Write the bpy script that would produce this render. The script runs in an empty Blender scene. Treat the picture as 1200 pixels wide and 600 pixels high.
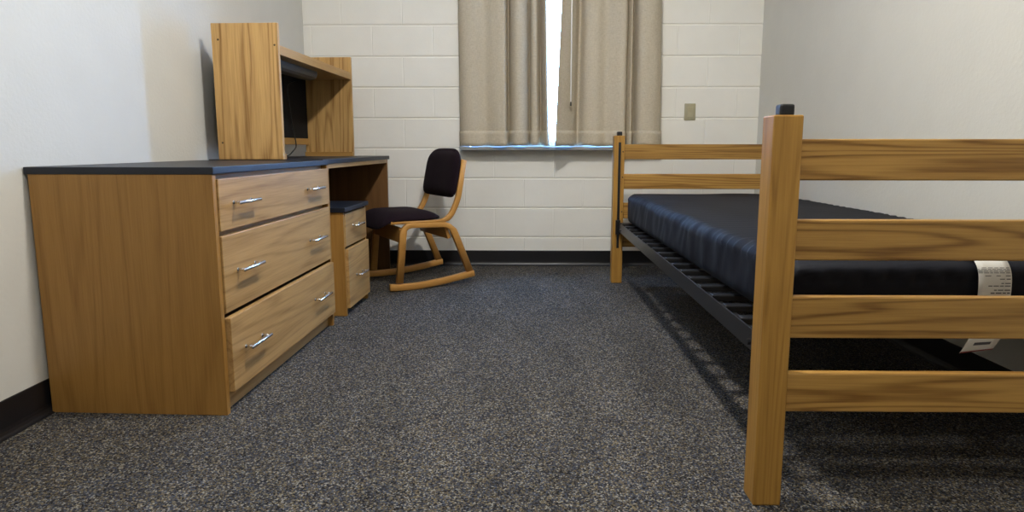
import bpy, bmesh, math, random
from mathutils import Vector, Matrix, noise
random.seed(7)
C = bpy.context.scene.collection
PI = math.pi

# ------------------------------------------------------------------ materials
def new_mat(name):
    m = bpy.data.materials.new(name); m.use_nodes = True
    nt = m.node_tree
    return m, nt, nt.nodes['Principled BSDF']

def N(nt, typ, **kw):
    n = nt.nodes.new(typ)
    for k, v in kw.items():
        if k in n.inputs.keys() if hasattr(n.inputs, 'keys') else False:
            n.inputs[k].default_value = v
        else:
            setattr(n, k, v)
    return n

def plain(name, col, rough=0.5, metal=0.0, spec=0.5):
    m, nt, b = new_mat(name)
    b.inputs['Base Color'].default_value = (*col, 1)
    b.inputs['Roughness'].default_value = rough
    b.inputs['Metallic'].default_value = metal
    b.inputs['Specular IOR Level'].default_value = spec
    return m

def ramp(nt, stops):
    r = nt.nodes.new('ShaderNodeValToRGB')
    e = r.color_ramp.elements
    while len(e) < len(stops): e.new(0.5)
    for el, (p, c) in zip(e, stops):
        el.position = p; el.color = (*c, 1) if len(c) == 3 else c
    return r

def math_node(nt, op, a, b=None):
    n = nt.nodes.new('ShaderNodeMath'); n.operation = op
    for i, v in enumerate((a, b)):
        if v is None: continue
        if isinstance(v, (int, float)): n.inputs[i].default_value = v
        else: nt.links.new(v, n.inputs[i])
    return n.outputs[0]

def oak(name, axis, light=(0.46, 0.265, 0.080), dark=(0.26, 0.125, 0.028), rings=9.0, wide=4.5, rough=0.42, contrast=1.0):
    m, nt, b = new_mat(name); L = nt.links.new
    tc = nt.nodes.new('ShaderNodeTexCoord'); oi = nt.nodes.new('ShaderNodeObjectInfo')
    sc = nt.nodes.new('ShaderNodeVectorMath'); sc.operation = 'SCALE'
    sc.inputs[0].default_value = (17.0, 11.0, 23.0); L(oi.outputs['Random'], sc.inputs['Scale'])
    ad = nt.nodes.new('ShaderNodeVectorMath'); ad.operation = 'ADD'
    L(tc.outputs['Object'], ad.inputs[0]); L(sc.outputs[0], ad.inputs[1])
    def mp(al, ac):
        mpn = nt.nodes.new('ShaderNodeMapping')
        s = [ac, ac, ac]; s['xyz'.index(axis)] = al
        mpn.inputs['Scale'].default_value = s
        L(ad.outputs[0], mpn.inputs['Vector']); return mpn.outputs[0]
    big = nt.nodes.new('ShaderNodeTexNoise')
    big.inputs['Scale'].default_value = 1.0; big.inputs['Detail'].default_value = 2.5; big.inputs['Roughness'].default_value = 0.42
    L(mp(0.42, wide), big.inputs['Vector'])
    ph = math_node(nt, 'MULTIPLY', big.outputs['Fac'], rings * 2 * PI)
    s = math_node(nt, 'SINE', ph)
    s01 = math_node(nt, 'MULTIPLY_ADD', s, 0.5); nt.nodes[-1].inputs[2].default_value = 0.5
    ring = math_node(nt, 'POWER', s01, 3.2)
    fib = nt.nodes.new('ShaderNodeTexNoise')
    fib.inputs['Scale'].default_value = 1.0; fib.inputs['Detail'].default_value = 2.0
    L(mp(7.0, 230.0), fib.inputs['Vector'])
    mid = nt.nodes.new('ShaderNodeTexNoise')
    mid.inputs['Scale'].default_value = 1.0; mid.inputs['Detail'].default_value = 2.0
    L(mp(1.3, 42.0), mid.inputs['Vector'])
    a1 = math_node(nt, 'MULTIPLY', ring, 0.46 * contrast)
    a2 = math_node(nt, 'MULTIPLY', math_node(nt, 'SUBTRACT', fib.outputs['Fac'], 0.42), 1.0)
    a3 = math_node(nt, 'MULTIPLY', math_node(nt, 'SUBTRACT', mid.outputs['Fac'], 0.40), 0.75)
    tot = math_node(nt, 'ADD', math_node(nt, 'ADD', a1, a2), a3)
    r = ramp(nt, [(0.0, light), (0.55, tuple(0.5*(p+q) for p, q in zip(light, dark))), (1.0, dark)])
    L(tot, r.inputs[0])
    hv = nt.nodes.new('ShaderNodeHueSaturation')
    vv = math_node(nt, 'MULTIPLY_ADD', oi.outputs['Random'], 0.16); nt.nodes[-1].inputs[2].default_value = 0.92
    L(vv, hv.inputs['Value']); L(r.outputs[0], hv.inputs['Color'])
    L(hv.outputs[0], b.inputs['Base Color'])
    b.inputs['Roughness'].default_value = rough
    b.inputs['Specular IOR Level'].default_value = 0.35
    bp = nt.nodes.new('ShaderNodeBump'); bp.inputs['Strength'].default_value = 0.12; bp.inputs['Distance'].default_value = 0.001
    L(fib.outputs['Fac'], bp.inputs['Height']); L(bp.outputs[0], b.inputs['Normal'])
    return m

OAK = {a: oak('oak_' + a, a) for a in 'xyz'}
PANEL = oak('oak_side_panel', 'z', light=(0.35, 0.180, 0.044), dark=(0.20, 0.090, 0.017), rings=15, wide=4.5, contrast=.75)
PEDP = oak('oak_pedestal_panel', 'z', light=(0.40, 0.210, 0.054), dark=(0.25, 0.118, 0.024), rings=7, wide=4)
HUTCH = oak('oak_hutch_panel', 'z', light=(0.60, 0.37, 0.140), dark=(0.27, 0.135, 0.037), rings=17, wide=5.5, contrast=1.25)
DRAW = oak('oak_drawer_front', 'y', light=(0.47, 0.285, 0.112), dark=(0.23, 0.12, 0.036), rings=13, wide=6, contrast=.9)
POST = oak('oak_post', 'z', light=(0.41, 0.218, 0.046), dark=(0.22, 0.10, 0.017), rings=13, wide=13, contrast=.8)
RAIL = oak('oak_bed_rail', 'x', light=(0.43, 0.238, 0.060), dark=(0.18, 0.082, 0.016), rings=15, wide=10, contrast=1.5)
BEECH = oak('bentwood', 'x', light=(0.52, 0.265, 0.070), dark=(0.40, 0.185, 0.042), rings=3, wide=6, contrast=.4, rough=.35)
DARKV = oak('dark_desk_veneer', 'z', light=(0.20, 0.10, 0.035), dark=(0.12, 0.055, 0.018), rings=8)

def wall_paint(name, col, bump=0.25, scale=160):
    m, nt, b = new_mat(name); L = nt.links.new
    tc = nt.nodes.new('ShaderNodeTexCoord')
    n1 = nt.nodes.new('ShaderNodeTexNoise'); n1.inputs['Scale'].default_value = scale; n1.inputs['Detail'].default_value = 3
    L(tc.outputs['Object'], n1.inputs['Vector'])
    bp = nt.nodes.new('ShaderNodeBump'); bp.inputs['Strength'].default_value = bump; bp.inputs['Distance'].default_value = 0.002
    L(n1.outputs['Fac'], bp.inputs['Height']); L(bp.outputs[0], b.inputs['Normal'])
    n2 = nt.nodes.new('ShaderNodeTexNoise'); n2.inputs['Scale'].default_value = 6; n2.inputs['Detail'].default_value = 2
    L(tc.outputs['Object'], n2.inputs['Vector'])
    r = ramp(nt, [(0.3, tuple(c*0.97 for c in col)), (0.7, col)])
    L(n2.outputs['Fac'], r.inputs[0]); L(r.outputs[0], b.inputs['Base Color'])
    b.inputs['Roughness'].default_value = 0.6
    b.inputs['Specular IOR Level'].default_value = 0.3
    return m
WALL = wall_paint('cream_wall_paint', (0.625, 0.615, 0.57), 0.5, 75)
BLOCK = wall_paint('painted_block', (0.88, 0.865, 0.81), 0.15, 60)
CEIL = wall_paint('ceiling_paint', (0.80, 0.79, 0.75), 0.2, 90)

def carpet_mat():
    m, nt, b = new_mat('loop_carpet'); L = nt.links.new
    tc = nt.nodes.new('ShaderNodeTexCoord')
    v = nt.nodes.new('ShaderNodeTexVoronoi'); v.inputs['Scale'].default_value = 270
    L(tc.outputs['Object'], v.inputs['Vector'])
    sep = nt.nodes.new('ShaderNodeSeparateColor'); L(v.outputs['Color'], sep.inputs[0])
    r = ramp(nt, [(0.0, (0.018, 0.017, 0.017)), (0.24, (0.046, 0.047, 0.055)), (0.46, (0.098, 0.080, 0.056)),
                  (0.60, (0.070, 0.078, 0.100)), (0.76, (0.165, 0.135, 0.085)), (0.90, (0.27, 0.255, 0.22))])
    r.color_ramp.interpolation = 'CONSTANT'
    L(sep.outputs[0], r.inputs[0])
    n = nt.nodes.new('ShaderNodeTexNoise'); n.inputs['Scale'].default_value = 3.2; n.inputs['Detail'].default_value = 3
    mp = nt.nodes.new('ShaderNodeMapping'); mp.inputs['Scale'].default_value = (1.6, 0.5, 1)
    L(tc.outputs['Object'], mp.inputs[0]); L(mp.outputs[0], n.inputs['Vector'])
    nr = ramp(nt, [(0.35, (0.80,)*3), (0.65, (1.08,)*3)])
    L(n.outputs['Fac'], nr.inputs[0])
    mx = nt.nodes.new('ShaderNodeMixRGB'); mx.blend_type = 'MULTIPLY'; mx.inputs[0].default_value = 1
    L(r.outputs[0], mx.inputs[1]); L(nr.outputs[0], mx.inputs[2])
    L(mx.outputs[0], b.inputs['Base Color'])
    b.inputs['Roughness'].default_value = 0.95; b.inputs['Specular IOR Level'].default_value = 0.1
    bp = nt.nodes.new('ShaderNodeBump'); bp.inputs['Strength'].default_value = 0.8; bp.inputs['Distance'].default_value = 0.004
    bp.invert = True
    L(v.outputs['Distance'], bp.inputs['Height']); L(bp.outputs[0], b.inputs['Normal'])
    return m
CARPET = carpet_mat()

def weave(name, col, col2, scale, rough=0.85, bump=0.3, sheen=0.0):
    m, nt, b = new_mat(name); L = nt.links.new
    tc = nt.nodes.new('ShaderNodeTexCoord')
    outs = []
    for s in ((scale, scale, scale*.1), (scale*.1, scale*.1, scale)):
        mp = nt.nodes.new('ShaderNodeMapping'); mp.inputs['Scale'].default_value = s
        n = nt.nodes.new('ShaderNodeTexNoise'); n.inputs['Scale'].default_value = 1; n.inputs['Detail'].default_value = 2
        L(tc.outputs['Object'], mp.inputs[0]); L(mp.outputs[0], n.inputs['Vector']); outs.append(n.outputs['Fac'])
    s = math_node(nt, 'MULTIPLY', math_node(nt, 'ADD', outs[0], outs[1]), 0.5)
    r = ramp(nt, [(0.36, col), (0.64, col2)])
    L(s, r.inputs[0]); L(r.outputs[0], b.inputs['Base Color'])
    bp = nt.nodes.new('ShaderNodeBump'); bp.inputs['Strength'].default_value = bump; bp.inputs['Distance'].default_value = 0.001
    L(s, bp.inputs['Height']); L(bp.outputs[0], b.inputs['Normal'])
    b.inputs['Roughness'].default_value = rough; b.inputs['Specular IOR Level'].default_value = 0.25
    b.inputs['Sheen Weight'].default_value = sheen
    return m
CURTAIN = weave('beige_curtain_weave', (0.46, 0.40, 0.305), (0.60, 0.535, 0.42), 520)
ADDED_LINING = plain('added_dark_lining_cloth', (0.03, 0.03, 0.03), 0.8, 0, .2)  # near-black cloth for the added sheet behind each curtain
PLUM = weave('plum_upholstery', (0.0045, 0.0012, 0.0038), (0.013, 0.0045, 0.0100), 600, 0.95, 0.3, 0.0)
NAVY = weave('navy_mattress_nylon', (0.0018, 0.0026, 0.0066), (0.0028, 0.0040, 0.0098), 700, 0.66, 0.15)
BOARD = weave('black_tackboard', (0.004, 0.004, 0.004), (0.009, 0.009, 0.009), 500)
LAM = plain('navy_black_laminate', (0.009, 0.011, 0.018), 0.42, 0, .4)
CHROME = plain('brushed_chrome', (0.75, 0.75, 0.76), 0.22, 1.0)
BLACKM = plain('black_powder_coat', (0.011, 0.011, 0.012), 0.36, 0.1)
BLACKP = plain('black_plastic', (0.008, 0.008, 0.009), 0.4)
VINYL = plain('black_vinyl_base', (0.007, 0.007, 0.009), 0.38)
GREYM = plain('grey_metal', (0.085, 0.08, 0.072), 0.55, 0.0, .3)
BEIGEP = plain('ivory_plastic', (0.40, 0.365, 0.24), 0.4)
BEIGEP2 = plain('ivory_rocker', (0.46, 0.42, 0.27), 0.35)
WHITEP = plain('white_plastic', (0.8, 0.8, 0.78), 0.35)
PAPER = plain('white_label_cloth', (0.72, 0.71, 0.66), 0.7)
INK = plain('label_ink', (0.10, 0.10, 0.11), 0.8)
REDINK = plain('label_red_edge', (0.25, 0.05, 0.04), 0.8)
SILLM = plain('sill_paint', (0.30, 0.30, 0.28), 0.6, 0, .2)
FRAMEM = plain('window_frame_paint', (0.62, 0.63, 0.64), 0.4)
SCREW = plain('dark_brass_screw', (0.10, 0.07, 0.035), 0.4, 0.8)

def glass_mat():
    m, nt, b = new_mat('window_glass'); L = nt.links.new
    t = nt.nodes.new('ShaderNodeBsdfTransparent'); t.inputs[0].default_value = (0.93, 0.96, 0.96, 1)
    g = nt.nodes.new('ShaderNodeBsdfGlossy'); g.inputs['Roughness'].default_value = 0.02
    mx = nt.nodes.new('ShaderNodeMixShader'); mx.inputs[0].default_value = 0.05
    L(t.outputs[0], mx.inputs[1]); L(g.outputs[0], mx.inputs[2])
    L(mx.outputs[0], nt.nodes['Material Output'].inputs[0])
    return m
GLASS = glass_mat()

LAMP_POWER = 630.0
def emit(name, col, s):
    m, nt, b = new_mat(name)
    b.inputs['Base Color'].default_value = (0.8, 0.8, 0.78, 1)
    b.inputs['Emission Color'].default_value = (*col, 1)
    b.inputs['Emission Strength'].default_value = s
    return m
LAMP = emit('lit_lamp_diffuser', (1.0, 0.965, 0.90), LAMP_POWER)
FILL_LAMP = emit('added_fill_diffuser', (1.0, 0.965, 0.90), LAMP_POWER*.42*.51)  # emission of the added fill lamp

# ------------------------------------------------------------------ builders
def obj(name, bm, mat, parent=None, smooth=False):
    me = bpy.data.meshes.new(name)
    bmesh.ops.recalc_face_normals(bm, faces=bm.faces[:])
    bm.to_mesh(me); bm.free()
    me.materials.append(mat)
    if smooth:
        for p in me.polygons: p.use_smooth = True
    o = bpy.data.objects.new(name, me); C.objects.link(o)
    if parent is not None: o.parent = parent
    return o

def thing(name, label, cat, loc=(0, 0, 0), rotz=0.0, group=None):
    o = bpy.data.objects.new(name, None); C.objects.link(o)
    o.empty_display_size = 0.1
    o.location = loc; o.rotation_euler = (0, 0, rotz)
    o['label'] = label; o['category'] = cat
    if group: o['group'] = group
    return o

def tag(o, label, cat, group=None):
    o['label'] = label; o['category'] = cat
    if group: o['group'] = group
    return o

def struct(name, bm, mat, parent=None, smooth=False):
    o = obj(name, bm, mat, parent, smooth)
    if parent is None: o['kind'] = 'structure'
    return o

def add_box(bm, x0, x1, y0, y1, z0, z1, bev=0.0, seg=2):
    t = bmesh.new()
    bmesh.ops.create_cube(t, size=1.0)
    for v in t.verts:
        v.co = Vector(((x0+x1)/2 + v.co.x*(x1-x0), (y0+y1)/2 + v.co.y*(y1-y0), (z0+z1)/2 + v.co.z*(z1-z0)))
    if bev > 0:
        bmesh.ops.bevel(t, geom=t.edges[:], offset=bev, segments=seg, profile=0.5, affect='EDGES')
    merge(bm, t)
    return bm

def merge(bm, t, M=None):
    if M is not None: bmesh.ops.transform(t, matrix=M, verts=t.verts[:])
    vm = {}
    for v in t.verts: vm[v] = bm.verts.new(v.co)
    for f in t.faces:
        try: bm.faces.new([vm[v] for v in f.verts])
        except ValueError: pass
    t.free()

def box(*a, bev=0.0, seg=2):
    return add_box(bmesh.new(), *a, bev=bev, seg=seg)

def add_cyl(bm, p0, p1, r, r1=None, n=14, bev=0.0):
    p0 = Vector(p0); p1 = Vector(p1); d = p1 - p0
    t = bmesh.new()
    bmesh.ops.create_cone(t, cap_ends=True, segments=n, radius1=r, radius2=r if r1 is None else r1, depth=d.length)
    if bev > 0:
        es = [e for e in t.edges if abs(abs(e.verts[0].co.z) - d.length/2) < 1e-5 and abs(e.verts[0].co.z - e.verts[1].co.z) < 1e-5]
        bmesh.ops.bevel(t, geom=es, offset=bev, segments=2, profile=0.5, affect='EDGES')
    q = Vector((0, 0, 1)).rotation_difference(d.normalized())
    merge(bm, t, Matrix.Translation((p0 + p1)/2) @ q.to_matrix().to_4x4())
    return bm

def add_tube(bm, pts, r, n=8):
    pts = [Vector(p) for p in pts]; rings = []
    up = Vector((0.3, 0.2, 1)).normalized()
    for i, p in enumerate(pts):
        d = (pts[min(i+1, len(pts)-1)] - pts[max(i-1, 0)]).normalized()
        a = d.cross(up)
        if a.length < 1e-4: a = d.cross(Vector((1, 0, 0)))
        a.normalize(); b = d.cross(a)
        rings.append([bm.verts.new(p + r*(math.cos(t)*a + math.sin(t)*b)) for t in [2*PI*k/n for k in range(n)]])
    for i in range(len(rings)-1):
        for k in range(n):
            bm.faces.new((rings[i][k], rings[i][(k+1) % n], rings[i+1][(k+1) % n], rings[i+1][k]))
    bm.faces.new(rings[0]); bm.faces.new(rings[-1][::-1])
    return bm

def catmull(P, n):
    out = []; P = [Vector(p) for p in P]
    for i in range(len(P)-1):
        p0 = P[max(i-1, 0)]; p1 = P[i]; p2 = P[i+1]; p3 = P[min(i+2, len(P)-1)]
        for k in range(n):
            t = k/n
            out.append(0.5*((2*p1) + (p2-p0)*t + (2*p0-5*p1+4*p2-p3)*t*t + (3*p1-p0-3*p2+p3)*t**3))
    out.append(P[-1]); return out

def fillet(P, rad, n=6):
    """round the inner corners of a 2D polyline"""
    P = [Vector(p) for p in P]; out = [P[0]]
    for i in range(1, len(P)-1):
        r = rad[i-1] if isinstance(rad, (list, tuple)) else rad
        a = (P[i-1]-P[i]); b = (P[i+1]-P[i])
        la = min(r, a.length*.49); lb = min(r, b.length*.49)
        s = P[i] + a.normalized()*la; e = P[i] + b.normalized()*lb
        for k in range(n+1):
            t = k/n
            out.append((1-t)**2*s + 2*t*(1-t)*P[i] + t*t*e)
    out.append(P[-1]); return out

def ribbon(P, W, y0, y1, bev=0.003):
    """bent flat wood: 2D path in xz, width W (scalar or per-point) in the plane, from y0 to y1"""
    n = len(P); bm = bmesh.new(); rings = []
    for i, p in enumerate(P):
        d = (P[min(i+1, n-1)] - P[max(i-1, 0)]).normalized()
        nn = Vector((-d.y, d.x)); w = (W[i] if isinstance(W, list) else W)/2
        a = p + nn*w; b = p - nn*w; ai = p + nn*(w-bev); bi = p - nn*(w-bev)
        ring = [(ai.x, y0, ai.y), (bi.x, y0, bi.y), (b.x, y0+bev, b.y), (b.x, y1-bev, b.y),
                (bi.x, y1, bi.y), (ai.x, y1, ai.y), (a.x, y1-bev, a.y), (a.x, y0+bev, a.y)]
        rings.append([bm.verts.new(q) for q in ring])
    for i in range(n-1):
        for k in range(8):
            bm.faces.new((rings[i][k], rings[i][(k+1) % 8], rings[i+1][(k+1) % 8], rings[i+1][k]))
    bm.faces.new(rings[0]); bm.faces.new(rings[-1][::-1])
    return bm

# ------------------------------------------------------------------ room
XL, XR, YF, YN, ZC = -1.480, 1.5675, 4.2476, -1.45, 2.45
struct('floor', box(XL-.15, XR+.15, YN-.15, YF+.25, -.08, 0), CARPET)
struct('ceiling', box(XL-.15, XR+.15, YN-.15, YF+.25, ZC, ZC+.08), CEIL)
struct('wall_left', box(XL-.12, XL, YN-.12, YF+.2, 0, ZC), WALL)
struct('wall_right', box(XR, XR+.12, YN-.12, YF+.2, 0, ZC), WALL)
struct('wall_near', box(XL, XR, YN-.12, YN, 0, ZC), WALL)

# window wall of painted concrete block, real joints
WX0, WX1, WZ0, WZ1 = -.375, .835, .819, 2.10
def block_wall():
    bm = bmesh.new()
    hj, dj, dv, wv = .0072, .0078, .0020, .0045
    zb = [-.006 + .2032*k for k in range(14)]
    for k in range(13):
        z0, z1 = max(zb[k], 0), min(zb[k+1], ZC)
        if z0 >= ZC: break
        # joint phase: the course just above z=1.6195 (k=8) starts a joint at -1.2252
        off = -1.2252 + (0 if k % 2 == 0 else .2032)
        js = [off + .4064*i for i in range(-3, 9)]
        js = [j for j in js if XL+.01 < j < XR-.01]
        xs = {XL: 0, XR: 0}
        for j in js:
            xs[j-wv] = 0; xs[j] = dv; xs[j+wv] = 0
        xs.setdefault(WX0, 0); xs.setdefault(WX1, 0)
        xl = sorted(xs)
        zl = [(z0, dj), (z0+hj*.6, dj*.85), (z0+hj*1.3, 0), (z1-hj*.75, 0), (z1-hj*.35, dj), (z1, dj)]
        for zz in (WZ0, WZ1):
            if z0+hj*1.3 < zz < z1-hj*.75: zl.append((zz, 0))
        zl.sort()
        grid = [[bm.verts.new((x, YF + max(xs[x], d), z)) for x in xl] for z, d in zl]
        for i in range(len(zl)-1):
            for j in range(len(xl)-1):
                cx = (xl[j]+xl[j+1])/2; cz = (zl[i][0]+zl[i+1][0])/2
                if WX0 < cx < WX1 and WZ0 < cz < WZ1: continue
                bm.faces.new((grid[i][j], grid[i][j+1], grid[i+1][j+1], grid[i+1][j]))
    yo = YF + .20
    def quad(*p): bm.faces.new([bm.verts.new(q) for q in p])
    y1 = YF + .0
    quad((WX0, y1, WZ0), (WX0, yo, WZ0), (WX0, yo, WZ1), (WX0, y1, WZ1))
    quad((WX1, y1, WZ0), (WX1, yo, WZ0), (WX1, yo, WZ1), (WX1, y1, WZ1))
    quad((WX0, y1, WZ1), (WX1, y1, WZ1), (WX1, yo, WZ1), (WX0, yo, WZ1))
    quad((WX0, y1, WZ0), (WX1, y1, WZ0), (WX1, yo, WZ0), (WX0, yo, WZ0))
    # outer face so that no daylight passes the block joints
    for (a, b, c, d) in ((XL-.1, WX0, 0, ZC), (WX1, XR+.1, 0, ZC), (WX0, WX1, 0, WZ0), (WX0, WX1, WZ1, ZC)):
        quad((a, yo, c), (b, yo, c), (b, yo, d), (a, yo, d))
    return bm
struct('wall_far', block_wall(), BLOCK)

def baseboard(name, path):
    """cove base: profile (out, z) swept along a straight wall; path = (origin, along, out, length)"""
    o, al, out, ln = path
    prof = [(0, .105), (.003, .1045), (.004, .102), (.004, .026), (.006, .016), (.010, .008), (.016, .003), (.022, .001), (.022, 0), (0, 0)]
    bm = bmesh.new(); o = Vector(o); al = Vector(al); out = Vector(out); ends = []
    for t in (0, ln):
        ends.append([bm.verts.new(o + al*t + out*p + Vector((0, 0, z))) for p, z in prof])
    n = len(prof)
    for k in range(n):
        bm.faces.new((ends[0][k], ends[0][(k+1) % n], ends[1][(k+1) % n], ends[1][k]))
    bm.faces.new(ends[0]); bm.faces.new(ends[1][::-1])
    struct(name, bm, VINYL)
baseboard('baseboard_left', ((XL, YN, 0), (0, 1, 0), (1, 0, 0), YF-YN))
baseboard('baseboard_right', ((XR, YN, 0), (0, 1, 0), (-1, 0, 0), YF-YN))
baseboard('baseboard_far', ((XL, YF, 0), (1, 0, 0), (0, -1, 0), XR-XL))

# window
def frame_bm():
    bm = bmesh.new(); y0, y1, w = YF+.13, YF+.18, .035
    add_box(bm, WX0, WX1, y0, y1, WZ0, WZ0+w, .003); add_box(bm, WX0, WX1, y0, y1, WZ1-w, WZ1, .003)
    add_box(bm, WX0, WX0+w, y0, y1, WZ0+w, WZ1-w, .003); add_box(bm, WX1-w, WX1, y0, y1, WZ0+w, WZ1-w, .003)
    return bm
win = struct('window_1', frame_bm(), FRAMEM)
obj('glass_pane', box(WX0+.03, WX1-.03, YF+.152, YF+.156, WZ0+.03, WZ1-.03), GLASS, win)
obj('window_sill', box(-.425, .89, YF-.112, YF+.13, (.797), .8195, bev=.003), SILLM, win)

# ------------------------------------------------------------------ curtains
def px2x(u): return -.439 + (u-537)*.005635
def curtain(name, label, prof_top, prof_bot, zt=2.20, zb=.8255):
    """profiles: (pixel-like x, fold depth towards the room)"""
    root = thing(name, label, 'curtain', (0, 0, 0))
    A = catmull([(px2x(u), d) for u, d in prof_top], 7); B = catmull([(px2x(u), d) for u, d in prof_bot], 7)
    cx = .5*(A[0].x + A[-1].x)
    root.location = (cx, YF-.06, zb)
    def sheet(za, zb_, nz, off):
        bm = bmesh.new(); rows = []
        for i in range(nz+1):
            z = za + (zb_-za)*i/nz; t = min(1, max(0, (1.95-z)/(1.95-zb)))
            row = []
            for k in range(len(A)):
                p = A[k].lerp(B[k], t)
                wob = .0035*noise.noise((p.x*9, z*2.2, 3.1)) + .0015*noise.noise((p.x*30, z*4, 1.0))
                y = YF - .050 - (p.y*1.9 if p.y > 0 else p.y)*(1 + .1*(1-t)) + wob
                zz = z + (.006*noise.noise((p.x*11, 7.7, 0))+.003*noise.noise((p.x*40, 2.7, 0)))*max(0, 1-(z-zb)/.25)
                row.append([p.x, y, zz])
            rows.append(row)
        V = []
        for row in rows:
            vr = []
            for k, q in enumerate(row):
                a = row[max(k-1, 0)]; b = row[min(k+1, len(row)-1)]
                nx, ny = (b[1]-a[1]), -(b[0]-a[0]); l = math.hypot(nx, ny) or 1
                vr.append(bm.verts.new((q[0]+off*nx/l-cx, q[1]+off*ny/l-(YF-.06), q[2]-zb)))
            V.append(vr)
        for i in range(nz):
            for k in range(len(A)-1):
                bm.faces.new((V[i][k], V[i][k+1], V[i+1][k+1], V[i+1][k]))
        return bm
    p = obj('drape', sheet(zb, zt, 40, 0), CURTAIN, root, True)
    s = p.modifiers.new('thick', 'SOLIDIFY'); s.thickness = .003; s.offset = 0
    li = obj('added_dark_lining', sheet(zb+.004, zt, 40, -.004), ADDED_LINING, root, True)  # unseen dark sheet, added to absorb sky light bouncing off the curtain back
    h = obj('hem', sheet(zb-.0005, zb+.098, 4, .003), CURTAIN, root, True)
    s = h.modifiers.new('thick', 'SOLIDIFY'); s.thickness = .003; s.offset = 0
    return root
LT = [(536.5, -.05), (537.5, .0), (543, .028), (556, .034), (567, .022), (577, .036), (587, .046), (592, .040), (594.5, -.018), (598, .020), (604, .046), (612, .046), (616.5, .026), (619, -.018), (622, .020), (627, .028), (630, .008), (632, -.018), (634, .022), (636.5, .056), (638.5, .046)]
LB = [(537.5, -.05), (538.5, .0), (545, .030), (558, .038), (569, .024), (579, .040), (588, .050), (593, .044), (595.5, -.016), (599, .022), (605, .048), (613, .048), (617.5, .028), (620, -.014), (623, .022), (628.5, .030), (632, .010), (634, -.016), (637, .022), (640.5, .058), (643, .048)]
curtain('window_curtain', 'beige pleated window curtain hanging left of the bright gap', LT, LB)
RT = [(657, .105), (660, .092), (667, .066), (673, .036), (679, -.010), (685, .028), (697, .040), (708, .026), (718, .042), (727, .052), (731, .040), (733.5, -.006), (737, .010), (739, .008), (741.5, -.028), (744, .030), (750, .044), (760, .042), (767, .028), (771, .004), (772, -.05)]
RB = [(649.5, .100), (653, .090), (661, .070), (670, .040), (677, .0), (685, .034), (697, .044), (708, .030), (718, .044), (726, .056), (731, .044), (734, -.002), (738, .014), (740.5, .010), (743, -.022), (746, .032), (752, .048), (763, .046), (771, .030), (775.5, .004), (776.5, -.05)]
cr = curtain('window_curtain', 'beige pleated window curtain right of the bright gap, with a white pull wand', RT, RB)
bm = bmesh.new()
wx, wy = .293 - cr.location.x, YF-.205 - cr.location.y
add_cyl(bm, (wx, wy, 1.12-.842), (wx-.0, wy, 2.16-.842), .0042, bev=.001)
w = obj('pull_wand', bm, WHITEP, cr, True)
obj('wand_tip', add_cyl(bmesh.new(), (wx, wy, 1.095-.842), (wx, wy, 1.121-.842), .006, .0052, bev=.0015), GREYM, w, True)
tr = thing('curtain_track', 'white curtain track above the window', 'curtain track', (.23, YF, 2.2))
obj('rail', box(-.72, .72, -.16, 0, .0, .05, bev=.004), WHITEP, tr)

# ------------------------------------------------------------------ light switch
sw = thing('light_switch', 'ivory rocker light switch on the white block wall', 'light switch', (1.108, YF, 1.051))
obj('cover_plate', box(-.037, .037, -.007, .0045, -.056, .056, bev=.004), BEIGEP, sw, True)
bm = bmesh.new()
for a, b, c, d in ((-.017, .017, -.033, 0), (-.017, .017, 0, .033)):
    t = bmesh.new(); add_box(t, a, b, -.006, .004, c, d, .0015)
    bmesh.ops.transform(t, matrix=Matrix.Translation((0, -.006, 0)) @ Matrix.Rotation(.09 if c < 0 else .05, 4, 'X'), verts=t.verts[:])
    merge(bm, t)
obj('rocker', bm, BEIGEP2, sw)
for z in (-.046, .046):
    obj('screw', add_cyl(bmesh.new(), (0, -.009, z), (0, -.004, z), .0035, n=10), BEIGEP2, sw)

# ------------------------------------------------------------------ ceiling lamp and an added fill lamp (above the frame)
def ceiling_lamp(label, x, y, mat, rad):
    lamp = thing('ceiling_light', label, 'ceiling lamp', (x, y, ZC))
    obj('lamp_base', add_cyl(bmesh.new(), (0, 0, -.03), (0, 0, 0), rad+.05, n=48, bev=.004), WHITEP, lamp, True)
    bm = bmesh.new(); bmesh.ops.create_uvsphere(bm, u_segments=36, v_segments=18, radius=1)
    bmesh.ops.delete(bm, geom=[v for v in bm.verts if v.co.z > .02], context='VERTS')
    for v in bm.verts: v.co = Vector((v.co.x*rad, v.co.y*rad, -.03 + v.co.z*.07))
    obj('lamp_shade', bm, mat, lamp, True)
ceiling_lamp('round white ceiling lamp in the middle of the room', .08, 1.85, LAMP, .075)
ceiling_lamp('added unseen round fill lamp at the near end of the room', .1, .30, FILL_LAMP, .12)  # guessed fill lamp, added to brighten faces turned to the camera

# ------------------------------------------------------------------ dresser, desk, pedestal, hutch
FA = -math.radians(1.6)
FO = Vector((-.911, 1.793, 0)); FN = Vector((math.cos(FA), math.sin(FA), 0)); FT = Vector((-math.sin(FA), math.cos(FA), 0))
def fpos(o, s, z=0): p = FO + FN*o + FT*s; return (p.x, p.y, z)

def handle(x, y, z, ln, parent):
    """bar pull on a front facing +x, centred at y, z"""
    bm = bmesh.new()
    add_cyl(bm, (x+.027, y-ln/2, z), (x+.027, y+ln/2, z), .0056, bev=.0018)
    for s in (-1, 1):
        add_cyl(bm, (x, y+s*ln*.40, z), (x+.027, y+s*ln*.40, z), .0042)
        add_cyl(bm, (x, y+s*ln*.40, z), (x+.002, y+s*ln*.40, z), .006)
    return obj('handle', bm, CHROME, parent, True)

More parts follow.
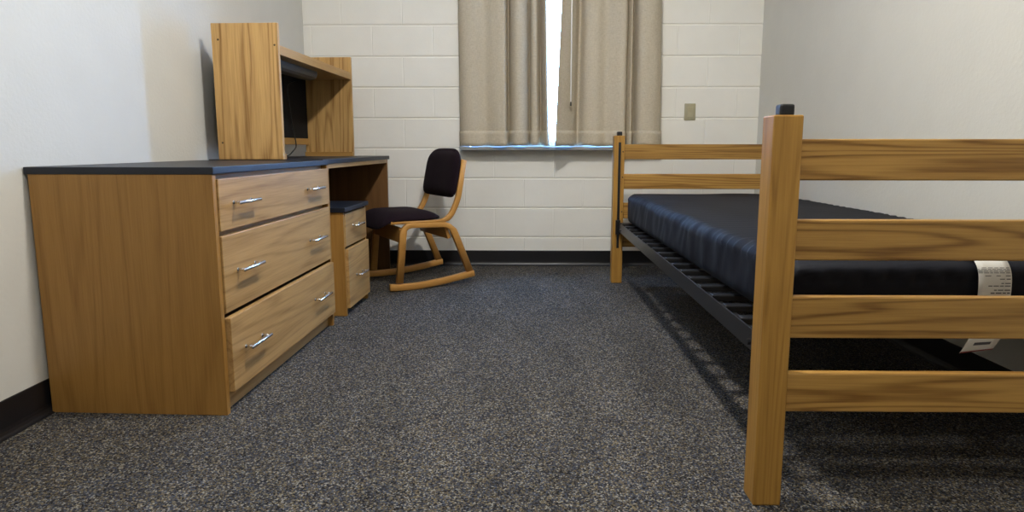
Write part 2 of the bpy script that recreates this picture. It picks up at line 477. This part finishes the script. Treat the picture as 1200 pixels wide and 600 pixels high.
# dresser (local: x towards the room, y along the wall, z up; origin at the near front corner)
dr = thing('dresser', 'wide oak three-drawer dresser with a dark top in the left foreground', 'dresser', fpos(0, 0), FA)
DL, DD, DH = .985, .556, .7375
obj('side_panel', box(-DD, 0, 0, .02, 0, DH, bev=.0012), PANEL, dr)
obj('side_panel', box(-DD, 0, DL-.02, DL, 0, DH, bev=.0012), PANEL, dr)
obj('back_panel', box(-DD, -DD+.008, .02, DL-.02, .06, DH), PANEL, dr)
obj('kickboard', box(-.05, -.022, .02, DL-.02, 0, .062, bev=.001), DRAW, dr)
bm = bmesh.new()
for z in (.553, .305, .725):
    add_box(bm, -.10, -.026, .02, DL-.02, z-.006, min(z+.014, DH), .001)
obj('front_rail', bm, DRAW, dr)
top = obj('dresser_top', box(-.566, .004, -.002, DL-.004, DH, .759, bev=.002), LAM, dr)
top['label'] = 'dark blue-black laminate top'
for z0, z1, xf in ((.566, .7225, .004), (.315, .551, .005), (.066, .300, .016)):
    d = obj('drawer', box(xf-.022, xf, .0235, DL-.0235, z0, z1, bev=.002), DRAW, dr)
    bx = bmesh.new(); add_box(bx, -.50, xf-.0225, .05, DL-.05, z0+.01, z1-.03)
    obj('drawer_box', bx, DARKV, d)
    zc = z0 + (z1-z0)*.5
    handle(xf, .165, zc + .003, .145, d); handle(xf, .775, zc + .003, .145, d)

# desk (origin at its near front floor corner)
DKX, DKY = -.040, 1.030
dk = thing('desk', 'oak desk with a dark top behind the dresser, chair in front', 'desk', fpos(DKX, DKY), FA)
KL, KD, KH = 1.235, .52, .739
obj('side_panel', box(-KD, 0, .055, .075, 0, KH, bev=.0015), PEDP, dk)
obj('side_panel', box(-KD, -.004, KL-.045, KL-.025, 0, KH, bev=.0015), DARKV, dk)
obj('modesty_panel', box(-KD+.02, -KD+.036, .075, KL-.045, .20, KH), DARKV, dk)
obj('apron', box(-.022, -.004, .075, KL-.045, KH-.022, KH, bev=.001), DRAW, dk)
t_ = obj('desk_top', box(-KD-.01, .002, 0, KL, KH, .7615, bev=.002), LAM, dk)
t_['label'] = 'dark blue-black laminate top'

# pedestal
pd = thing('drawer_pedestal', 'small oak two-drawer pedestal with a dark top tucked under the desk', 'drawer unit', fpos(.013, 1.128), FA)
PL, PD, PH = .375, .48, .508
obj('side_panel', box(-PD, -.0, 0, .018, .0, PH, bev=.0012), PEDP, pd)
obj('side_panel', box(-PD, -.0, PL-.018, PL, .0, PH, bev=.0012), PEDP, pd)
obj('back_panel', box(-PD, -PD+.008, .018, PL-.018, .02, PH), PEDP, pd)
obj('base_panel', box(-PD+.01, -.05, .018, PL-.018, .03, .045), PEDP, pd)
pt = obj('pedestal_top', box(-PD-.005, .012, -.008, PL+.018, PH, .530, bev=.002), LAM, pd)
pt['label'] = 'dark blue-black laminate top'
for z0, z1, xf in ((.338, .499, .003), (.035, .326, .013)):
    d = obj('drawer', box(xf-.02, xf, .0195, PL-.004, z0, z1, bev=.002), DRAW, pd)
    bx = bmesh.new(); add_box(bx, -.44, xf-.0205, .03, PL-.03, z0+.015, z1-.03)
    obj('drawer_box', bx, DARKV, d)
    handle(xf, PL*.5, (z0+z1)/2 + (.012 if z0 > .2 else 0), .125, d)

# hutch on the desk
hu = thing('desk_hutch', 'oak desk hutch standing on the desk, with a shelf and black tackboard', 'hutch', fpos(-.216, 1.02, .7615), FA)
HW, HT = .30, .601
HL = 1.08
def hp(y0, y1): return box(-HW, 0, y0, y1, 0, HT, bev=.0015)
obj('side_panel', hp(0, .022), HUTCH, hu)
obj('side_panel', hp(HL-.022, HL), HUTCH, hu)
for x, z in ((-HW+.03, .53), (-.015, .505), (-HW+.022, .075)):
    obj('screw', add_cyl(bmesh.new(), (x, -.0008, z), (x, .004, z), .0045, n=12), SCREW, hu)
obj('foot_cleat', box(-HW, .0, .022, .040, 0, .026, bev=.001), OAK['x'], hu)
obj('foot_cleat', box(-HW, .0, HL-.040, HL-.022, 0, .026, bev=.001), OAK['x'], hu)
obj('shelf', box(-HW+.01, -.001, .022, HL-.022, .466, .508, bev=.002), OAK['y'], hu)
obj('tackboard', box(-HW+.004, -HW+.016, .022, HL-.022, .108, .466), BOARD, hu)
obj('back_rail', box(-HW+.004, -HW+.022, .022, HL-.022, .070, .108, bev=.001), OAK['y'], hu)
bm = bmesh.new()
LY0, LY1 = .06, .66
prof = [(-.165, .466), (-.165, .444), (-.160, .432), (-.148, .424), (-.11, .420), (-.085, .424), (-.072, .434), (-.066, .448), (-.066, .466)]
e = [[bm.verts.new((x, y, z)) for x, z in prof] for y in (LY0, LY1)]
for k in range(len(prof)):
    bm.faces.new((e[0][k], e[0][(k+1) % len(prof)], e[1][(k+1) % len(prof)], e[1][k]))
bm.faces.new(e[0]); bm.faces.new(e[1][::-1])
tl = obj('task_light', bm, GREYM, hu)
cord = [(-.14, LY1, .43), (-.20, LY1+.03, .425), (-.265, LY1+.07, .40), (-.272, LY1+.10, .30), (-.268, LY1+.12, .18), (-.262, LY1+.14, .10), (-.255, LY1+.13, .065), (-.235, LY1+.07, .05), (-.22, LY1+.0, .035), (-.225, LY1-.05, .012), (-.25, LY1-.06, .005), (-.30, LY1-.05, .005)]
obj('power_cord', add_tube(bmesh.new(), catmull(cord, 5), .0035), BLACKP, tl, True)

# ------------------------------------------------------------------ rocking chair
ch = thing('desk_chair', 'bentwood two-position rocker chair with plum upholstery by the desk', 'chair', (-.735, 3.42, 0), math.radians(32))
CW = .46
V2 = lambda *a: [Vector(p) for p in a]
for y0 in (0.0, CW):
    y1 = y0 + .032
    rb = catmull([(-.024, .027), (.04, .0225), (.12, .0205), (.20, .0225), (.30, .030), (.40, .0425), (.508, .057)], 5)
    obj('runner', ribbon(rb, .037, y0, y1), BEECH, ch, True)
    u = fillet([(.034, .048), (.066, .377), (.362, .365), (.486, .062)], [.055, .06])
    obj('leg_frame', ribbon(u, [.040 if i < 3 or i > len(u)-4 else .032 for i in range(len(u))], y0+.003, y1-.003), BEECH, ch, True)
    a = fillet([(-.012, .394), (.345, .388), (.408, .505), (.452, .742)], [.06, .05])
    obj('back_post', ribbon(a, [.017 if i < 2 else (.024 if i < 4 else .032) for i in range(len(a))], y0+.004, y1-.004), BEECH, ch, True)
for x0, tilt, nm in ((.055, .10, 'front_crossbar'), (.345, -.30, 'rear_crossbar')):
    t = bmesh.new(); add_box(t, -.010, .010, .033, CW-.001, -.045, .040, .002)
    bmesh.ops.transform(t, matrix=Matrix.Translation((x0, 0, .322)) @ Matrix.Rotation(tilt, 4, 'Y'), verts=t.verts[:])
    obj(nm, t, BEECH, ch)

def cushion(nx, ny, fn):
    bm = bmesh.new(); T = []; B = []
    for i in range(nx+1):
        T.append([]); B.append([])
        for j in range(ny+1):
            a, b = fn(i/nx*2-1, j/ny*2-1)
            T[-1].append(bm.verts.new(a)); B[-1].append(bm.verts.new(b))
    for i in range(nx):
        for j in range(ny):
            bm.faces.new((T[i][j], T[i+1][j], T[i+1][j+1], T[i][j+1]))
            bm.faces.new((B[i][j], B[i][j+1], B[i+1][j+1], B[i+1][j]))
    rim = [(i, 0) for i in range(nx)] + [(nx, j) for j in range(ny)] + [(i, ny) for i in range(nx, 0, -1)] + [(0, j) for j in range(ny, 0, -1)]
    for k in range(len(rim)):
        i, j = rim[k]; p, q = rim[(k+1) % len(rim)]
        bm.faces.new((T[i][j], B[i][j], B[p][q], T[p][q]))
    return bm
def sq(u, v, p=5.0):
    """square -> rounded square"""
    m = max(abs(u), abs(v))
    if m < 1e-6: return 0.0, 0.0
    l = (abs(u)**p + abs(v)**p)**(1/p)
    return u*m/l, v*m/l
def seat_fn(u, v):
    a, b = sq(u, v, 6)
    r = max(abs(u), abs(v))
    x = .118 + a*.195; y = (CW+.032)/2 + b*.243
    dome = (1 - r**5)
    droop = -.050*max(0, (-a-.45)/.55)**2
    zt = .414 + .036*dome + droop
    zb = .399 - .004*dome + droop - (.012 if r < .9 else 0)*0
    return (x, y, zt), (x, y, zb + (.0 if r < .98 else .004))
obj('seat', cushion(20, 20, seat_fn), PLUM, ch, True)
def back_fn(u, v):
    a, b = sq(u, v, 9)
    r = max(abs(u), abs(v))
    h = b
    nar = 1.0 - .22*max(0, (h-.25)/.75)**2.2 - .05*max(0, (-h-.5)/.5)**2
    y = (CW+.032)/2 + a*.243*nar
    z = .664 + h*.146 + (.0 if h < 0 else -.012*abs(a)**3)
    # axis follows the back posts
    xp = .428 + (z-.668)*.20
    curve = -.020*(1-a*a)*-1
    dome = 1 - r**6
    return (xp-.020-.034*dome + curve, y, z), (xp-.012 + curve*.0, y, z)
obj('backrest', cushion(20, 20, back_fn), PLUM, ch, True)

# ------------------------------------------------------------------ bed
BX0, BX1, BY0, BY1, PW, PT = .525, 1.551, 1.3315, 3.685, .0632, .884
bed = thing('bed_frame', 'oak loft-style bed frame with black metal deck along the right wall', 'bed frame', ((BX0+BX1)/2, (BY0+BY1+PW)/2, 0))
bl = bed.location
def bb(x0, x1, y0, y1, z0, z1, **k): return box(x0-bl.x, x1-bl.x, y0-bl.y, y1-bl.y, z0, z1, **k)
for yi, y in enumerate((BY0, BY1)):
    inner = 1 if yi == 0 else -1      # side of the post that faces the mattress
    for x in (BX0, BX1-PW):
        p = obj('post', bb(x, x+PW, y, y+PW, 0, PT, bev=.0035), POST, bed)
        cx, cy = x+PW/2-bl.x + .003, y+PW/2-bl.y
        c = add_box(bmesh.new(), cx-.0155, cx+.0155, cy-.0155, cy+.0155, PT-.002, PT+.024, .005, 3)
        obj('plug_cap', c, BLACKP, p)
        fy = (y+PW if inner == 1 else y)
        sx = x + (.026 if x == BX0 else PW-.042)
        obj('slot', bb(sx, sx+.015, min(fy-.002*inner, fy+.0012*inner), max(fy-.002*inner, fy+.0012*inner), .215, .845), BLACKP, p)
        bx = x + (.053 if x == BX0 else .010)
        for z in (.79, .64, .435):
            obj('bolt', add_cyl(bmesh.new(), (bx-bl.x, fy-.002*inner-bl.y, z), (bx-bl.x, fy+.002*inner-bl.y, z), .0045, n=12), SCREW, p)
    ry = y + (PW-.026)/2 + (.0 if yi == 0 else 0)
    for z0, z1 in ((.745, .834), (.569, .659), (.392, .487), (.219, .310)):
        obj('rail', bb(BX0+PW-.002, BX1-PW+.002, ry, ry+.024, z0, z1, bev=.004, seg=3), RAIL, bed)
# metal deck
y0, y1 = BY0+PW, BY1
for x, s in ((.560, 1), (BX1-.035, -1)):
    bm = bmesh.new()
    def a(xa, xb, *r, **k): add_box(bm, min(x+s*xa, x+s*xb)-bl.x, max(x+s*xa, x+s*xb)-bl.x, r[0]-bl.y, r[1]-bl.y, r[2], r[3], **k)
    a(0, .004, y0+.012, y1-.012, .318, .372, bev=.001); a(.004, .036, y0+.012, y1-.012, .352, .356, bev=.0008)
    sr = obj('side_rail', bm, BLACKM, bed)
    for yy, yb in ((y0+.001, y0+.016), (y1-.016, y1-.001)):
        bm = bmesh.new(); a(-.018, .010, yy, yb, .300, .385, bev=.001)
        br = obj('bracket', bm, BLACKM, sr)
    for yy in (y0+.10, y1-.10):
        p0 = (x+s*.002-bl.x, yy-bl.y, .338); p1 = (x-s*.008-bl.x, yy-bl.y, .338)
        obj('bolt', add_cyl(bmesh.new(), p0, p1, .008, n=6), BLACKM, sr)
for yy in (y0+.115, y1-.035):
    obj('deck_end_rail', bb(.566, BX1-.041, yy-.012, yy+.012, .357, .372, bev=.001), BLACKM, bed)
k = 0
yy = y0 + .20
while yy < y1-.08:
    bm = bb(.566, BX1-.041, yy-.017, yy+.017, .3565, .3745, bev=.003)
    obj('deck_slat', bm, BLACKM, bed); yy += .125; k += 1

# ------------------------------------------------------------------ mattress
MX0, MX1, MY0, MY1, MZ0, MZ1 = .612, 1.497, 1.450, 3.615, .3752, .545
mt = thing('mattress', 'thin navy blue institutional mattress lying on the bed deck', 'mattress', ((MX0+MX1)/2, (MY0+MY1)/2, MZ0), math.radians(1.0))
def mattress():
    bm = bmesh.new(); bmesh.ops.create_cube(bm, size=2)
    bmesh.ops.subdivide_edges(bm, edges=[e for e in bm.edges], cuts=1, use_grid_fill=True)
    bm.free()
    hx, hy, hz, r = (MX1-MX0)/2, (MY1-MY0)/2, (MZ1-MZ0)/2, .042
    bm = bmesh.new(); cache = {}
    def lin(h, step):
        n = max(4, int(2*h/step)); return [-h + 2*h*i/n for i in range(n+1)]
    X, Y, Z = lin(hx, .018), lin(hy, .018), lin(hz, .012)
    def pt(x, y, z):
        key = (round(x, 5), round(y, 5), round(z, 5))
        if key in cache: return cache[key]
        c = Vector((max(-hx+r, min(hx-r, x)), max(-hy+r, min(hy-r, y)), max(-hz+r, min(hz-r, z))))
        d = Vector((x, y, z)) - c
        n = d.normalized() if d.length > 1e-7 else Vector((0, 0, 0))
        p = c + n*r if d.length > 1e-7 else c
        wob = 0
        if z > -hz + .02:
            # crosswise ripples of the ticking on the top, vertical creases on the sides
            if n.z > .35 or d.length < 1e-6:
                edge = min(hx-abs(x), hy-abs(y))
                f = max(.35, 1 - edge/.5)
                wob += f*(.0052*math.sin(y*2*PI/.055 + 2.2*noise.noise((x*3, y*3, 0))) * (.5+.5*noise.noise((x*4, y*2, 5))))
                wob += .004*noise.noise((x*3, y*2.4, 9)) 
                wob += .006*(1-(x/hx)**2)
            if abs(n.x) > .35:
                wob += .006*noise.noise((0, y*11, z*5)) + .0042*noise.noise((0, y*30+z*14, z*8)) + .0010*math.sin(y*2*PI/.06 + 4*noise.noise((y*3, 1, 1)))*max(0, z/hz)
            if n.y < -.35:
                sc = abs(math.sin(x*PI/.068))
                wob += .022*math.exp(-((z-hz+.034)/.013)**2)*(sc-.75)
                wob += .003*noise.noise((x*9, 2, z*9))
                cxr = x - (.640-(MX0+MX1)/2)
                g = math.exp(-(cxr/.045)**2 - ((z-.035)/.04)**2)
                wob += .012*g*noise.noise((x*40, 4, z*55))
        if n.length < .5:
            n = Vector((0, 0, 1)) if z > 0 else Vector((0, 0, -1))
        v = bm.verts.new(p + n*wob); cache[key] = v; return v
    def face(*q):
        vs = [pt(*p) for p in q]
        try: bm.faces.new(vs)
        except ValueError: pass
    for A, B, f in ((X, Y, lambda a, b, s: (a, b, s*hz)), (X, Z, lambda a, b, s: (a, s*hy, b)), (Y, Z, lambda a, b, s: (s*hx, a, b))):
        for s in (-1, 1):
            for i in range(len(A)-1):
                for j in range(len(B)-1):
                    face(f(A[i], B[j], s), f(A[i+1], B[j], s), f(A[i+1], B[j+1], s), f(A[i], B[j+1], s))
    for v in bm.verts: v.co.z += hz
    return bm
obj('mattress_cover', mattress(), NAVY, mt, True)
# care label hanging over the near end, its tail curling away below the mattress
ml = mt.location
def label_pt(x, t):
    """t: 0 top edge .. 1 tail; returns a point of the label strip"""
    pts = [(1.494, .5565), (1.467, .554), (1.450, .540), (1.4400, .517), (1.4370, .48), (1.439, .43), (1.441, .385), (1.443, .360), (1.448, .326)]
    cc = catmull(pts, 6); q = t*(len(cc)-1); i = min(int(q), len(cc)-2); p = cc[i].lerp(cc[i+1], q-i)
    z = p.y; sh = -.022*max(0, (t-.80)/.2)*(1.0)
    zz = z + (.010*max(0, (t-.80)/.2)*((x-1.046)/.078))
    return Vector((x + sh - ml.x - .010*max(0, 1-t/.12), p.x - ml.y, zz - ml.z))
def label_strip(x0, x1, t0, t1, off, nx=4, nt=28):
    bm = bmesh.new(); g = []
    for i in range(nt+1):
        t = t0 + (t1-t0)*i/nt; row = []
        for j in range(nx+1):
            x = x0 + (x1-x0)*j/nx
            p = label_pt(x, t); d = (label_pt(x, min(1, t+.01)) - label_pt(x, max(0, t-.01))).normalized()
            nrm = Vector((1, 0, 0)).cross(d); nrm.normalize()
            if nrm.y > 0: nrm = -nrm
            row.append(bm.verts.new(p + nrm*off))
        g.append(row)
    for i in range(nt):
        for j in range(nx):
            bm.faces.new((g[i][j], g[i][j+1], g[i+1][j+1], g[i+1][j]))
    return bm
lb = obj('care_label', label_strip(1.046, 1.124, 0, 1, 0), PAPER, mt, True)
s = lb.modifiers.new('thick', 'SOLIDIFY'); s.thickness = .0006; s.offset = 0
lb['label'] = 'white printed care label'
bm = bmesh.new()
rows = [(.28, .070, 0, 2), (.30, .078, 0, 1), (.32, .078, 0, 1), (.34, .078, 0, 1), (.37, .066, 0, 3), (.40, .030, 0, 2), (.435, .022, 0, 1), (.455, .055, 0, 1), (.485, .040, 0, 1), (.505, .046, 0, 1), (.525, .044, 0, 1), (.55, .046, 0, 1), (.58, .05, 0, 1)]
rr = random.Random(3)
for t, ln, _, gaps in rows:
    x = 1.1205
    end = x - ln
    while x > end+.004:
        w_ = rr.uniform(.006, .014) if gaps < 3 else rr.uniform(.010, .015)
        w_ = min(w_, x-end)
        merge(bm, label_strip(x-w_, x, t, t+.007, .0012, 2, 2)); x -= w_ + (.0025 if gaps == 1 else .004 if gaps == 2 else .012)
merge(bm, label_strip(1.066, 1.106, .90, .925, .0012, 2, 2))
obj('printed_text', bm, INK, lb)
obj('label_edge', label_strip(1.046, 1.124, .978, .998, .0008, 4, 2), REDINK, lb)

# ------------------------------------------------------------------ light and camera
sc = bpy.context.scene
w = bpy.data.worlds.new('overcast_sky'); sc.world = w; w.use_nodes = True
bg = w.node_tree.nodes['Background']
SKY = 118.0
bg.inputs['Color'].default_value = (0.25, 0.49, 1.0, 1); bg.inputs['Strength'].default_value = SKY
pl = bpy.data.lights.new('window_portal', 'AREA'); pl.shape = 'RECTANGLE'; pl.size = WX1-WX0; pl.size_y = WZ1-WZ0
pl.cycles.is_portal = True
po = bpy.data.objects.new('window_portal', pl); C.objects.link(po)
po.location = ((WX0+WX1)/2, YF+.19, (WZ0+WZ1)/2); po.rotation_euler = (-PI/2, 0, 0)
po['kind'] = 'helper'

f, cx, cy, yaw, pit, rol, h = 725.0, 604.423, 271.394, -.014694, .135558, -.00006, .81652
fw = Vector((math.sin(yaw)*math.cos(pit), math.cos(yaw)*math.cos(pit), -math.sin(pit)))
rt = Vector((math.cos(yaw), -math.sin(yaw), 0)); up = rt.cross(fw)
cam = bpy.data.cameras.new('camera'); co = bpy.data.objects.new('camera', cam); C.objects.link(co)
M = Matrix.Identity(4)
for i in range(3):
    M[i][0] = rt[i]; M[i][1] = up[i]; M[i][2] = -fw[i]
M.translation = (0, 0, h); co.matrix_world = M
cam.sensor_width = 36; cam.lens = f/1200*36
cam.shift_x = (600-cx)/1200; cam.shift_y = (cy-300)/1200
cam.clip_start = .05
sc.camera = co
vs = sc.view_settings
vs.view_transform = 'Standard'; vs.look = 'None'; vs.gamma = 1; vs.use_curve_mapping = False; vs.exposure = 0.13
sc.cycles.use_denoising = True
sc.cycles.max_bounces = 10; sc.cycles.diffuse_bounces = 6
sc.cycles.sample_clamp_indirect = 8
